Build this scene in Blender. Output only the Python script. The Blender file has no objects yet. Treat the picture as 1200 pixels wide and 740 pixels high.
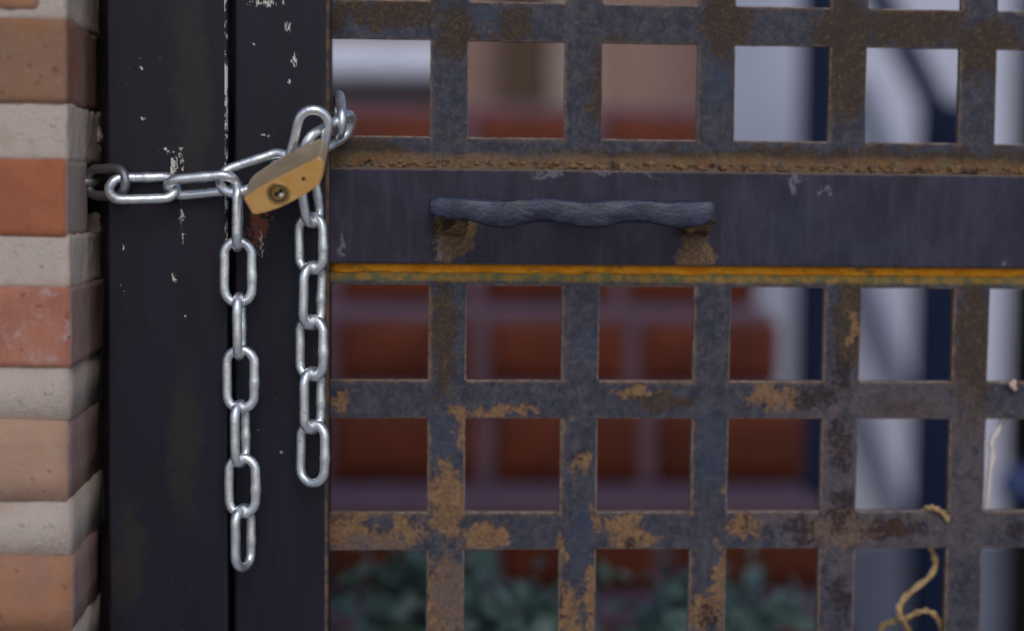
import bpy, bmesh, math, random
from mathutils import Vector, Matrix, noise
random.seed(7)
C = bpy.context.scene.collection
SC = bpy.context.scene
R = math.radians

# ------------------------------------------------------------------ camera
F = 2000.0                       # focal length in photo pixels (photo is 1200 px wide)
ax, ay, az = 0.0678, -0.0690, 0.0104
tvec = Vector((-102.863, -159.228, 979.92))
Rx = Matrix.Rotation(ax, 3, 'X'); Ry = Matrix.Rotation(ay, 3, 'Y'); Rz = Matrix.Rotation(az, 3, 'Z')
RM = Rz @ Rx @ Ry                # gate coords (right, down, forward) -> camera coords
Z0 = 1.10                        # height of the origin of the gate grid
cg = -(RM.transposed() @ tvec) / 1000.0
EYE = Vector((cg[0], cg[2], Z0 - cg[1]))
def g2w(v): return Vector((v[0], v[2], -v[1]))
cam_r = g2w(RM.transposed() @ Vector((1, 0, 0)))
cam_u = g2w(RM.transposed() @ Vector((0, -1, 0)))
cam_b = g2w(RM.transposed() @ Vector((0, 0, -1)))
cd = bpy.data.cameras.new('camera'); cam = bpy.data.objects.new('camera', cd); C.objects.link(cam)
m3 = Matrix((cam_r, cam_u, cam_b)).transposed()
cam.matrix_world = Matrix.Translation(EYE) @ m3.to_4x4()
cd.sensor_width = 36; cd.lens = 36 * F / 1200; cd.clip_start = 0.05; cd.clip_end = 500
cd.dof.use_dof = True; cd.dof.focus_distance = 0.953; cd.dof.aperture_fstop = 2.0
SC.camera = cam
def at(px, py, Y=0.0):
    d = g2w(RM.transposed() @ Vector(((px - 600) / F, (py - 370) / F, 1.0)))
    t = (Y - EYE.y) / d.y
    return EYE + d * t

# ------------------------------------------------------------------ world, sun, exposure
SUN_EL, SUN_AZ = R(40), R(171)   # azimuth clockwise from +Y
w = bpy.data.worlds.new('World'); SC.world = w; w.use_nodes = True
nt = w.node_tree; sky = nt.nodes.new('ShaderNodeTexSky'); sky.sky_type = 'NISHITA'; sky.sun_disc = False
sky.sun_elevation = SUN_EL; sky.sun_rotation = SUN_AZ
sky.air_density = 1.0; sky.dust_density = 1.0; sky.ozone_density = 1.6
nt.links.new(sky.outputs[0], nt.nodes['Background'].inputs[0]); nt.nodes['Background'].inputs[1].default_value = 0.15
sd = bpy.data.lights.new('sun', 'SUN'); sd.energy = 1.0; sd.angle = R(28); sd.color = (1, 0.965, 0.93)
so = bpy.data.objects.new('sun', sd); C.objects.link(so)
sdir = Vector((math.sin(SUN_AZ) * math.cos(SUN_EL), math.cos(SUN_AZ) * math.cos(SUN_EL), math.sin(SUN_EL)))
so.rotation_euler = sdir.to_track_quat('Z', 'Y').to_euler(); so.location = (0, -3, 5)
SC.view_settings.view_transform = 'Standard'; SC.view_settings.look = 'None'
SC.view_settings.exposure = -0.45; SC.view_settings.gamma = 1

# ------------------------------------------------------------------ material helpers
def lin(c):
    return tuple(((v / 255) / 12.92 if v / 255 <= 0.04045 else (((v / 255) + 0.055) / 1.055) ** 2.4) for v in c) + (1,)
class NT:
    def __init__(s, name):
        s.m = bpy.data.materials.new(name); s.m.use_nodes = True; s.t = s.m.node_tree
        s.b = s.t.nodes['Principled BSDF']; g = s.n('ShaderNodeNewGeometry'); s.pos = g.outputs['Position']; s.nor = g.outputs['Normal']
    def n(s, k): return s.t.nodes.new(k)
    def l(s, a, b): s.t.links.new(a, b)
    def put(s, sock, v):
        if isinstance(v, bpy.types.NodeSocket): s.l(v, sock)
        else: sock.default_value = v
    def math(s, op, a, b=0.0, clamp=False):
        q = s.n('ShaderNodeMath'); q.operation = op; q.use_clamp = clamp; s.put(q.inputs[0], a); s.put(q.inputs[1], b); return q.outputs[0]
    def noise(s, scale, detail=4, rough=0.6, stretch=(1, 1, 1), off=(0, 0, 0), dist=0.0):
        v = s.n('ShaderNodeMapping'); s.l(s.pos, v.inputs[0]); v.inputs['Scale'].default_value = stretch; v.inputs['Location'].default_value = off
        q = s.n('ShaderNodeTexNoise'); s.l(v.outputs[0], q.inputs[0]); q.inputs['Scale'].default_value = scale
        q.inputs['Detail'].default_value = detail; q.inputs['Roughness'].default_value = rough; q.inputs['Distortion'].default_value = dist
        return q.outputs['Fac']
    def vor(s, scale, off=(0, 0, 0)):
        v = s.n('ShaderNodeMapping'); s.l(s.pos, v.inputs[0]); v.inputs['Location'].default_value = off
        q = s.n('ShaderNodeTexVoronoi'); s.l(v.outputs[0], q.inputs[0]); q.inputs['Scale'].default_value = scale
        return q.outputs['Distance']
    def step(s, v, a, b):
        q = s.n('ShaderNodeMapRange'); q.interpolation_type = 'SMOOTHSTEP'; s.put(q.inputs['Value'], v)
        q.inputs['From Min'].default_value = a; q.inputs['From Max'].default_value = b; return q.outputs[0]
    def mix(s, f, a, b):
        q = s.n('ShaderNodeMix'); q.data_type = 'RGBA'; s.put(q.inputs[0], f); s.put(q.inputs[6], a); s.put(q.inputs[7], b); return q.outputs[2]
    def ell(s, lst, Y=0.0, wamt=0.034):
        """soft elliptic zones given as marks on the gate face: list of (px, py, rx, rz) -> max of 1-d"""
        out = None
        if not hasattr(s, 'warp'):
            q = s.n('ShaderNodeTexNoise'); s.l(s.pos, q.inputs[0]); q.inputs['Scale'].default_value = 75; q.inputs['Detail'].default_value = 5; q.inputs['Roughness'].default_value = 0.7
            a = s.n('ShaderNodeVectorMath'); a.operation = 'SUBTRACT'; s.l(q.outputs['Color'], a.inputs[0]); a.inputs[1].default_value = (.5, .5, .5)
            b = s.n('ShaderNodeVectorMath'); b.operation = 'SCALE'; s.l(a.outputs[0], b.inputs[0]); b.inputs['Scale'].default_value = wamt
            e = s.n('ShaderNodeVectorMath'); e.operation = 'ADD'; s.l(s.pos, e.inputs[0]); s.l(b.outputs[0], e.inputs[1]); s.warp = e.outputs[0]
        for (px, py, rx, ry) in lst:
            c = at(px, py, Y); sc = (Y - EYE.y) / F
            v = s.n('ShaderNodeVectorMath'); v.operation = 'SUBTRACT'; s.l(s.warp, v.inputs[0]); v.inputs[1].default_value = (c.x, 0, c.z)
            k = s.n('ShaderNodeVectorMath'); k.operation = 'MULTIPLY'; s.l(v.outputs[0], k.inputs[0]); k.inputs[1].default_value = (1 / (rx * sc), 0, 1 / (ry * sc))
            L = s.n('ShaderNodeVectorMath'); L.operation = 'LENGTH'; s.l(k.outputs[0], L.inputs[0])
            d = s.math('SUBTRACT', 1.0, L.outputs['Value'])
            out = d if out is None else s.math('MAXIMUM', out, d)
        return s.math('MAXIMUM', out, 0.0)
    def bump(s, h, strength, dist=0.001, prev=None):
        b = s.n('ShaderNodeBump'); s.put(b.inputs['Height'], h); b.inputs['Strength'].default_value = strength; b.inputs['Distance'].default_value = dist
        if prev is not None: s.l(prev, b.inputs['Normal'])
        s.l(b.outputs[0], s.b.inputs['Normal']); return b.outputs[0]
    def fin(s, col, rough=0.6, metal=0.0, spec=0.5):
        s.put(s.b.inputs['Base Color'], col); s.put(s.b.inputs['Roughness'], rough); s.put(s.b.inputs['Metallic'], metal)
        s.b.inputs['Specular IOR Level'].default_value = spec; return s.m

def simple(name, c, rough=0.7, metal=0, var=0.12, scale=30, spec=0.4, bump=0.3):
    n = NT(name); f = n.noise(scale, 5, 0.65)
    a = tuple(v * (1 - var) for v in c[:3]) + (1,); b = tuple(min(1, v * (1 + var)) for v in c[:3]) + (1,)
    n.bump(n.noise(scale * 8, 3), bump, 0.0008)
    return n.fin(n.mix(n.step(f, 0.3, 0.7), a, b), rough, metal, spec)

def brick_mat(name, c1, c2, pale, pale_amt=0.5, seed=0):
    n = NT(name); o = (seed * 1.7, seed * 0.9, seed * 2.3)
    big = n.noise(38, 4, 0.6, off=o); fine = n.noise(420, 5, 0.7, off=o); med = n.noise(120, 4, 0.65, off=o, dist=0.6)
    col = n.mix(n.step(big, 0.35, 0.65), c1, c2)
    col = n.mix(n.math('MULTIPLY', n.step(med, 0.50, 0.72), pale_amt), col, pale)
    dark = tuple(v * 0.45 for v in c1[:3]) + (1,)
    col = n.mix(n.math('MULTIPLY', n.step(n.noise(170, 3, 0.5, off=(seed + 5, 1, 2)), 0.66, 0.72), 0.6), col, dark)
    col = n.mix(n.math('MULTIPLY', n.step(fine, 0.45, 0.75), 0.28), col, pale)
    b = n.bump(n.step(n.noise(170, 3, 0.5, off=(seed + 5, 1, 2)), 0.74, 0.64), 0.5, 0.0012)
    n.bump(fine, 0.5, 0.0012, b)
    return n.fin(col, 0.9, 0, 0.2)

M = {}
tan_smear = (0.36, 0.30, 0.26, 1)
M['brick_a'] = brick_mat('fired_brick_brown', (0.34, 0.160, 0.080, 1), (0.30, 0.165, 0.105, 1), (0.36, 0.22, 0.17, 1), 0.5, 1)
M['brick_b'] = brick_mat('fired_brick_orange', (0.44, 0.145, 0.065, 1), (0.38, 0.125, 0.065, 1), (0.42, 0.21, 0.13, 1), 0.3, 2)
M['brick_c'] = brick_mat('fired_brick_salmon', (0.50, 0.20, 0.125, 1), (0.42, 0.15, 0.10, 1), (0.50, 0.36, 0.34, 1), 0.8, 3)
M['brick_d'] = brick_mat('fired_brick_pale', (0.52, 0.30, 0.19, 1), (0.46, 0.27, 0.19, 1), (0.52, 0.38, 0.31, 1), 0.4, 4)
M['brick_e'] = brick_mat('fired_brick_tan', (0.44, 0.20, 0.105, 1), (0.36, 0.19, 0.13, 1), (0.42, 0.27, 0.21, 1), 0.35, 5)
M['side_a'] = brick_mat('brick_side_red', (0.30, 0.17, 0.13, 1), (0.36, 0.12, 0.07, 1), (0.36, 0.26, 0.22, 1), 0.4, 6)
M['side_b'] = brick_mat('brick_side_pale_grey', (0.40, 0.30, 0.26, 1), (0.42, 0.29, 0.25, 1), (0.48, 0.39, 0.35, 1), 0.6, 7)  # greyer tone for the right-hand brick faces
M['side_c'] = brick_mat('brick_side_grey_pink', (0.42, 0.24, 0.20, 1), (0.34, 0.22, 0.20, 1), (0.48, 0.37, 0.34, 1), 0.6, 8)
def mortar_mat(name, c, seed=0, tint=(0.42, 0.30, 0.22, 1)):
    n = NT(name)
    big = n.noise(45, 4, 0.6, off=(seed, 3, 1)); fine = n.noise(520, 5, 0.75); sp = n.noise(230, 3, 0.6, off=(seed + 9, 3, 1))
    col = n.mix(n.step(big, 0.45, 0.75), c, tint)
    col = n.mix(n.math('MULTIPLY', n.step(sp, 0.62, 0.72), 0.45), col, (0.17, 0.14, 0.12, 1))
    col = n.mix(n.math('MULTIPLY', n.step(fine, 0.5, 0.8), 0.5), col, tuple(v * 0.62 for v in c[:3]) + (1,))
    b = n.bump(n.noise(150, 5, 0.7), 0.6, 0.003); n.bump(fine, 0.8, 0.0015, b)
    return n.fin(col, 0.95, 0, 0.15)
M['mortar'] = mortar_mat('lime_mortar', (0.68, 0.55, 0.47, 1), 0, (0.62, 0.46, 0.35, 1))
M['mortar_bg'] = simple('cement_tread', (0.20, 0.115, 0.150, 1), 0.75, var=0.15)
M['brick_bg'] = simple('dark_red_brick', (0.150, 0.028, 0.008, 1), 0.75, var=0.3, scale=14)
M['core'] = simple('dark_gap_core', (0.06, 0.045, 0.038, 1), 0.95, var=0.5)  # dark fill: shade of the gap by the jamb put into the colour

# black-painted jamb and stile, chipped
def painted(name, base, chips, chip_zone_scale=1.0, rust=None, olive=None, Y=-0.03):
    n = NT(name)
    g = n.noise(55, 4, 0.6, stretch=(1, 1, 0.25)); streak = n.noise(300, 3, 0.6, stretch=(1, 1, 0.03))
    col = n.mix(n.step(g, 0.35, 0.7), base, tuple(v * 1.35 for v in base[:3]) + (1,))
    col = n.mix(n.math('MULTIPLY', n.step(streak, 0.45, 0.75), 0.35), col, tuple(v * 1.8 for v in base[:3]) + (1,))
    fine = n.noise(600, 4, 0.7, stretch=(1, 1, 0.5))
    if olive:
        z = n.ell(olive, Y, 0.03)
        col = n.mix(n.math('MULTIPLY', n.step(n.math('MULTIPLY', z, n.math('ADD', n.noise(160, 5, 0.7), 0.35)), 0.15, 0.6), 0.9), col, (0.026, 0.020, 0.018, 1))
    if rust:
        z = n.ell(rust, Y, 0.006)
        f = n.step(n.math('ADD', z, n.noise(260, 4, 0.7)), 0.78, 0.95)
        col = n.mix(f, col, (0.17, 0.045, 0.028, 1))
    n.__dict__.pop('warp', None); z = n.ell(chips, Y, 0.006)
    cn = n.noise(330, 5, 0.7, stretch=(1.5, 1, 0.6), dist=1.0)
    zc = n.step(z, 0.0, 0.25)
    f = n.math('MULTIPLY', n.step(n.math('ADD', n.math('MULTIPLY', z, 0.16), cn), 0.605, 0.65), zc)
    # scattered tiny nicks
    nick = n.math('MULTIPLY', n.step(n.noise(520, 2, 0.5, off=(4, 4, 4)), 0.785, 0.80), n.step(n.noise(12, 2), 0.50, 0.60))
    f = n.math('MAXIMUM', f, nick)
    col = n.mix(f, col, n.mix(fine, (0.62, 0.55, 0.45, 1), (0.75, 0.72, 0.68, 1)))
    rough = n.math('ADD', n.math('MULTIPLY', f, 0.35), n.math('ADD', 0.34, n.math('MULTIPLY', g, 0.22)))
    b = n.bump(g, 0.25, 0.002)
    b = n.bump(n.math('SUBTRACT', 1.0, f), 0.6, 0.0005, b); n.bump(n.noise(900, 3), 0.12, 0.0004, b)
    return n.fin(col, rough, 0.0, 0.26)
M['jamb'] = painted('chipped_black_jamb_paint', (0.0100, 0.0082, 0.0160, 1),
    [(204, 192, 6, 20), (214, 258, 4, 40), (213, 186, 4, 17), (198, 178, 5, 5), (192, 176, 10, 3), (168, 138, 5, 3), (205, 325, 4, 10), (216, 370, 4, 5), (165, 80, 4, 3), (187, 70, 4, 4), (145, 290, 3, 6)],
    olive=[(225, 90, 35, 220), (215, 520, 30, 150), (150, 650, 30, 120)], Y=-0.03)
M['stile'] = painted('chipped_black_stile_paint', (0.0100, 0.0082, 0.0170, 1),
    [(338, 31, 7, 9), (312, 2, 30, 7), (313, 158, 9, 3), (298, 52, 3, 3), (307, 285, 8, 20), (345, 70, 5, 12), (340, 95, 4, 6), (300, 440, 3, 4), (330, 530, 5, 3)],
    rust=[(303, 265, 17, 38)], olive=[(381, 300, 8, 500)], Y=-0.02)
def chip_edge():
    n = NT('worn_jamb_edge')
    f = n.noise(110, 5, 0.75, stretch=(1, 1, 0.55)); z = n.ell([(266, 120, 40, 260), (266, 300, 40, 120)], -0.03)
    k = n.step(n.math('ADD', f, n.math('MULTIPLY', n.step(z, 0, 0.6), 0.20)), 0.70, 0.74)
    return n.fin(n.mix(k, (0.015, 0.015, 0.02, 1), (0.62, 0.58, 0.55, 1)), 0.6, 0, 0.4)
M['jamb_edge'] = chip_edge()
n = NT('rusty_stile_edge'); f = n.noise(180, 5, 0.7)
M['stile_edge'] = n.fin(n.mix(n.step(f, 0.4, 0.65), (0.05, 0.04, 0.04, 1), (0.17, 0.085, 0.04, 1)), 0.8)

# gate grid: slate paint over primer and rust
def grid_mat():
    n = NT('rusting_slate_paint')
    big = n.noise(26, 5, 0.62, dist=0.5); med = n.noise(120, 7, 0.8, dist=0.4); fine = n.noise(480, 7, 0.85); grit = n.noise(1400, 3, 0.7)
    vst = n.noise(170, 3, 0.6, stretch=(1, 1, 0.15))
    paint = n.mix(n.step(med, 0.35, 0.68), (0.024, 0.026, 0.044, 1), (0.068, 0.069, 0.093, 1))
    paint = n.mix(n.math('MULTIPLY', n.step(vst, 0.5, 0.75), 0.4), paint, (0.12, 0.118, 0.13, 1))
    # deeper blue patches of paint
    blue = n.ell([(840, 85, 25, 55), (520, 520, 25, 60), (690, 400, 18, 30), (830, 520, 22, 80), (905, 465, 0.1, 0.1), (680, 640, 20, 60), (580, 22, 50, 18), (440, 30, 45, 16)], 0)
    paint = n.mix(n.math('MULTIPLY', n.step(n.math('MULTIPLY', blue, n.math('ADD', med, 0.3)), 0.05, 0.4), 0.8), paint, (0.040, 0.052, 0.088, 1))
    # olive brown staining, mostly high up and at the right
    ol = n.ell([(600, 30, 30, 30), (985, 70, 55, 100), (1070, 28, 90, 40), (1160, 60, 60, 50), (850, 30, 40, 60), (720, 100, 40, 80), (450, 15, 90, 22), (535, 40, 35, 40), (1000, 370, 30, 90), (1140, 420, 32, 150), (1060, 480, 60, 14), (1000, 185, 500, 12), (430, 175, 60, 20), (395, 22, 14, 30), (520, 400, 22, 90), (780, 470, 60, 14)], 0)
    olf = n.step(n.math('ADD', n.math('MULTIPLY', n.step(ol, 0, 0.5), 0.30), n.math('MULTIPLY', med, 0.9)), 0.50, 0.74)
    col = n.mix(n.math('MULTIPLY', olf, 0.85), paint, n.mix(n.step(fine, 0.35, 0.7), (0.040, 0.028, 0.021, 1), (0.095, 0.056, 0.026, 1)))
    # bare tan-ochre areas low down
    oc = n.ell([(525, 590, 34, 60), (520, 700, 40, 70), (430, 622, 90, 34), (570, 632, 40, 20), (585, 482, 60, 12), (540, 500, 16, 40), (680, 548, 18, 24), (742, 622, 44, 30), (694, 700, 14, 60), (668, 720, 16, 60), (655, 640, 12, 30), (845, 690, 16, 70), (820, 720, 20, 40), (872, 615, 34, 20), (858, 540, 8, 60), (905, 468, 46, 20), (990, 620, 60, 30), (405, 468, 22, 14), (702, 610, 12, 24), (745, 462, 35, 8), (1000, 385, 8, 30)], 0)
    keep = n.ell([(620, 622, 32, 17), (682, 590, 16, 50), (672, 650, 12, 55), (780, 616, 36, 18), (826, 640, 18, 55), (830, 560, 22, 60), (450, 612, 22, 14), (446, 468, 50, 14)], 0)
    ocv = n.math('SUBTRACT', n.math('ADD', n.math('MULTIPLY', n.step(oc, 0, 0.55), 0.42), med), n.math('MULTIPLY', n.step(keep, 0, 0.4), 0.45))
    ocv = n.math('ADD', ocv, n.math('MULTIPLY', n.math('SUBTRACT', fine, 0.5), 0.9)); ocf = n.step(ocv, 0.56, 0.90)
    ochre = n.mix(n.step(n.math('ADD', n.math('MULTIPLY', fine, 0.55), n.math('MULTIPLY', med, 0.45)), 0.40, 0.60), (0.12, 0.062, 0.040, 1), (0.36, 0.195, 0.085, 1))
    ochre = n.mix(n.math('MULTIPLY', n.step(n.noise(60, 4, 0.6, off=(3, 3, 3)), 0.5, 0.7), 0.6), ochre, (0.30, 0.135, 0.055, 1))
    col = n.mix(n.math('MULTIPLY', ocf, 0.9), col, ochre)
    # rust creeping in from the cut edges round every opening
    PP, WW, HH = 0.078, 0.056, 0.05545; sp = n.n('ShaderNodeSeparateXYZ'); n.l(n.pos, sp.inputs[0])
    dx = n.math('SUBTRACT', n.math('MULTIPLY', n.math('ABSOLUTE', n.math('SUBTRACT', n.math('FRACT', n.math('MULTIPLY', sp.outputs[0], 1 / PP)), WW / 2 / PP)), PP), WW / 2)
    isup = n.math('GREATER_THAN', sp.outputs[2], Z0 - 0.1)
    zz = n.math('SUBTRACT', n.math('ADD', Z0 - 0.14155, n.math('MULTIPLY', isup, 0.14155)), sp.outputs[2])
    dz = n.math('SUBTRACT', n.math('MULTIPLY', n.math('ABSOLUTE', n.math('SUBTRACT', n.math('FRACT', n.math('MULTIPLY', zz, 1 / PP)), HH / 2 / PP)), PP), HH / 2)
    dd = n.math('MAXIMUM', dx, dz)
    ez = n.step(n.math('ADD', n.math('MULTIPLY', dd, 190.0), n.math('MULTIPLY', n.noise(85, 6, 0.8, off=(6, 2, 8)), -2.2)), -0.55, -1.15)
    low = n.math('ADD', n.math('MULTIPLY', n.math('SUBTRACT', 1.0, isup), 0.35), 0.5)
    col = n.mix(n.math('MULTIPLY', n.math('MULTIPLY', ez, low), n.step(fine, 0.3, 0.55)), col, ochre)
    # mauve primer bloom lower right and down the left bar
    mv = n.ell([(1040, 560, 260, 200), (1060, 465, 90, 30), (525, 690, 30, 80), (980, 560, 40, 140), (430, 640, 70, 20)], 0)
    mvf = n.step(n.math('MULTIPLY', n.math('SUBTRACT', fine, 0.5), 0.5), -9, -8); mvf = n.step(n.math('ADD', n.math('MULTIPLY', n.step(mv, 0, 0.5), 0.30), n.math('MULTIPLY', med, 0.7)), 0.52, 0.72)
    col = n.mix(n.math('MULTIPLY', mvf, 0.8), col, n.mix(n.step(fine, 0.35, 0.7), (0.085, 0.068, 0.075, 1), (0.165, 0.125, 0.125, 1)))
    # dark pitted rust
    dk = n.ell([(955, 466, 50, 22), (985, 440, 18, 45), (985, 520, 24, 50), (1045, 621, 70, 24), (940, 622, 38, 26), (985, 600, 30, 40), (985, 700, 22, 40), (676, 532, 26, 8), (745, 640, 14, 12), (875, 612, 10, 8), (1190, 625, 20, 20), (650, 708, 20, 30), (830, 725, 20, 30)], 0)
    dkf = n.step(n.math('ADD', n.math('MULTIPLY', n.step(dk, 0, 0.6), 0.26), n.noise(330, 5, 0.8)), 0.70, 0.76)
    col = n.mix(n.math('MULTIPLY', dkf, 0.9), col, (0.030, 0.013, 0.015, 1))
    rd = n.ell([(1050, 620, 32, 18)], 0)
    col = n.mix(n.math('MULTIPLY', n.step(n.math('MULTIPLY', rd, n.math('ADD', med, 0.4)), 0.1, 0.5), 0.8), col, (0.055, 0.018, 0.010, 1))
    # gritty orange rust gathered just above the rail
    pz = n.n('ShaderNodeSeparateXYZ'); n.l(n.pos, pz.inputs[0])
    zr = at(790, 200.5, 0).z
    d = n.math('ABSOLUTE', n.math('SUBTRACT', pz.outputs[2], zr + 0.0028))
    band = n.step(n.math('ADD', n.math('MULTIPLY', d, 110.0), n.math('MULTIPLY', n.noise(45, 4, 0.7), -1.0)), 0.40, -0.25)
    col = n.mix(n.math('MULTIPLY', band, n.step(n.noise(420, 5, 0.8), 0.30, 0.60)), col, n.mix(n.step(n.noise(90, 4), 0.4, 0.6), (0.26, 0.115, 0.045, 1), (0.22, 0.14, 0.055, 1)))
    # yellow rust creeping down from the crack under the rail
    zl = at(790, 332, 0).z
    d2 = n.math('SUBTRACT', pz.outputs[2], zl)
    ye = n.step(n.math('ADD', n.math('MULTIPLY', d2, 150.0), n.noise(170, 5, 0.8)), 0.30, 0.85)
    lim = n.step(d2, 0.02, 0.012)
    ye = n.math('MULTIPLY', ye, lim)
    col = n.mix(n.math('MULTIPLY', ye, 0.85), col, n.mix(n.step(n.noise(140, 3), 0.4, 0.6), (0.42, 0.22, 0.025, 1), (0.16, 0.15, 0.045, 1)))
    col = n.mix(n.math('MULTIPLY', n.step(grit, 0.55, 0.75), 0.12), col, (0.30, 0.25, 0.21, 1))
    col = n.mix(n.math('MULTIPLY', n.step(grit, 0.5, 0.3), 0.2), col, (0.03, 0.025, 0.03, 1))
    # thin veins of ochre rust hugging the crossings and arrises
    vein = n.step(n.math('ABSOLUTE', n.math('SUBTRACT', n.noise(70, 6, 0.75, dist=1.2, off=(7, 1, 3)), 0.5)), 0.030, 0.0)
    col = n.mix(n.math('MULTIPLY', n.math('MULTIPLY', vein, n.step(fine, 0.4, 0.6)), 0.35), col, (0.30, 0.17, 0.085, 1))
    rough = n.math('ADD', 0.48, n.math('MULTIPLY', n.math('MAXIMUM', ocf, olf), 0.35))
    b = n.bump(med, 0.35, 0.002); b = n.bump(fine, 0.5, 0.0006, b); b = n.bump(n.math('SUBTRACT', 1.0, dkf), 0.6, 0.0006, b); n.bump(n.math('SUBTRACT', 1.0, ocf), 0.8, 0.0004, b)
    return n.fin(col, rough, 0.0, 0.28)
M['grid'] = grid_mat()
n = NT('bare_cut_edge'); f = n.noise(210, 5, 0.7)
M['cut_edge'] = n.fin(n.mix(n.step(f, 0.35, 0.65), (0.12, 0.085, 0.07, 1), (0.34, 0.25, 0.20, 1)), 0.7, 0, 0.4)
def rail_mat():
    n = NT('scuffed_rail_paint')
    med = n.noise(60, 5, 0.65, stretch=(1, 1, 0.5)); st = n.noise(240, 3, 0.6, stretch=(1, 1, 0.06)); fine = n.noise(600, 4, 0.7)
    col = n.mix(n.step(med, 0.35, 0.7), (0.019, 0.016, 0.034, 1), (0.043, 0.037, 0.066, 1))
    col = n.mix(n.math('MULTIPLY', n.step(st, 0.5, 0.8), 0.22), col, (0.10, 0.095, 0.13, 1))
    z = n.ell([(530, 288, 34, 34), (816, 292, 32, 34), (545, 262, 20, 26), (812, 262, 20, 28)], -0.008)
    rf = n.step(n.math('ADD', n.math('MULTIPLY', n.step(z, 0, 0.55), 0.40), n.math('MULTIPLY', n.noise(170, 5, 0.75, stretch=(1, 1, 0.45)), 0.8)), 0.50, 0.76)
    col = n.mix(n.math('MULTIPLY', rf, 0.85), col, n.mix(n.step(fine, 0.4, 0.65), (0.12, 0.075, 0.045, 1), (0.30, 0.17, 0.075, 1)))
    wz = n.ell([(933, 218, 11, 24), (968, 222, 4, 6), (1172, 305, 6, 5), (515, 290, 5, 22), (640, 205, 20, 4), (700, 201, 120, 3), (395, 290, 6, 10)], -0.008)
    col = n.mix(n.math('MULTIPLY', n.step(n.math('MULTIPLY', wz, n.math('ADD', med, 0.2)), 0.1, 0.35), 0.6), col, (0.22, 0.21, 0.24, 1))
    tl = n.ell([(925, 270, 30, 60), (1020, 290, 100, 14)], -0.008)
    col = n.mix(n.math('MULTIPLY', n.step(tl, 0.1, 0.7), 0.35), col, (0.03, 0.04, 0.07, 1))
    pz = n.n('ShaderNodeSeparateXYZ'); n.l(n.pos, pz.inputs[0])
    zt = at(790, 203, -0.008).z; zb = at(790, 311, -0.008).z
    e1 = n.step(n.math('ADD', n.math('MULTIPLY', n.math('SUBTRACT', pz.outputs[2], zt), 450.0), n.noise(220, 5, 0.8)), 0.2, 0.75)
    e2 = n.step(n.math('ADD', n.math('MULTIPLY', n.math('SUBTRACT', zb, pz.outputs[2]), 500.0), n.noise(260, 5, 0.8)), 0.1, 0.7)
    col = n.mix(n.math('MULTIPLY', n.math('MAXIMUM', e1, e2), 0.6), col, (0.23, 0.16, 0.11, 1))
    b = n.bump(med, 0.3, 0.002); n.bump(fine, 0.25, 0.0005, b)
    return n.fin(col, n.math('ADD', 0.42, n.math('MULTIPLY', rf, 0.4)), 0, 0.30)
M['rail'] = rail_mat()
n = NT('orange_rust'); f = n.noise(150, 5, 0.75, stretch=(0.35, 1, 1)); f2 = n.noise(500, 4, 0.7)
col = n.mix(n.step(f, 0.3, 0.65), (0.66, 0.20, 0.014, 1), (0.88, 0.36, 0.03, 1))
col = n.mix(n.math('MULTIPLY', n.step(f2, 0.55, 0.75), 0.5), col, (0.30, 0.10, 0.02, 1)); n.bump(f2, 0.6, 0.001)
col = n.mix(n.math('MULTIPLY', n.step(n.noise(75, 5, 0.8, stretch=(0.6, 1, 1), off=(3, 9, 1)), 0.52, 0.66), 0.75), col, (0.20, 0.13, 0.045, 1))
M['rust_line'] = n.fin(col, 1.0, 0, 0.0)
n = NT('blue_black_forged_paint'); f = n.noise(110, 5, 0.7, stretch=(0.4, 1, 1)); f2 = n.noise(500, 4, 0.7, stretch=(0.5, 1, 1))
col = n.mix(n.step(f, 0.35, 0.65), (0.012, 0.013, 0.030, 1), (0.048, 0.052, 0.092, 1))
col = n.mix(n.math('MULTIPLY', n.step(f2, 0.55, 0.75), 0.5), col, (0.13, 0.13, 0.16, 1)); b = n.bump(f, 0.55, 0.002); n.bump(f2, 0.3, 0.0006, b)
M['handle'] = n.fin(col, 0.42, 0.0, 0.6)
n = NT('rusted_bracket'); f = n.noise(190, 5, 0.75, stretch=(1, 1, 0.5))
col = n.mix(n.step(f, 0.35, 0.62), (0.085, 0.055, 0.045, 1), (0.30, 0.17, 0.07, 1))
col = n.mix(n.step(n.noise(70, 4, 0.6, off=(2, 2, 1)), 0.52, 0.62), col, (0.05, 0.028, 0.018, 1)); n.bump(f, 0.6, 0.001)
M['bracket'] = n.fin(col, 0.75, 0, 0.3)

# zinc, brass
n = NT('galvanised_zinc'); f = n.noise(170, 4, 0.65); f2 = n.noise(700, 4, 0.7)
col = n.mix(n.step(f, 0.35, 0.68), (0.78, 0.80, 0.84, 1), (0.95, 0.94, 0.92, 1))
col = n.mix(n.math('MULTIPLY', n.step(n.noise(260, 4, 0.7, off=(1, 5, 2)), 0.60, 0.70), 0.6), col, (0.30, 0.26, 0.22, 1))
col = n.mix(n.math('MULTIPLY', n.step(n.noise(900, 4, 0.8, stretch=(1, 1, 0.3), off=(2, 2, 2)), 0.62, 0.75), 0.35), col, (0.45, 0.43, 0.42, 1))
b = n.bump(f, 0.3, 0.0012); n.bump(f2, 0.2, 0.0004, b)
M['zinc'] = n.fin(col, n.math('ADD', 0.22, n.math('MULTIPLY', f, 0.26)), 0.9, 0.6)
n = NT('shaded_zinc'); f = n.noise(170, 4, 0.65)
M['zinc_shaded'] = n.fin(n.mix(f, (0.22, 0.21, 0.23, 1), (0.34, 0.32, 0.35, 1)), 0.5, 0.9)  # darker zinc copy, shade painted in for links in the pocket and behind the stile
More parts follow.
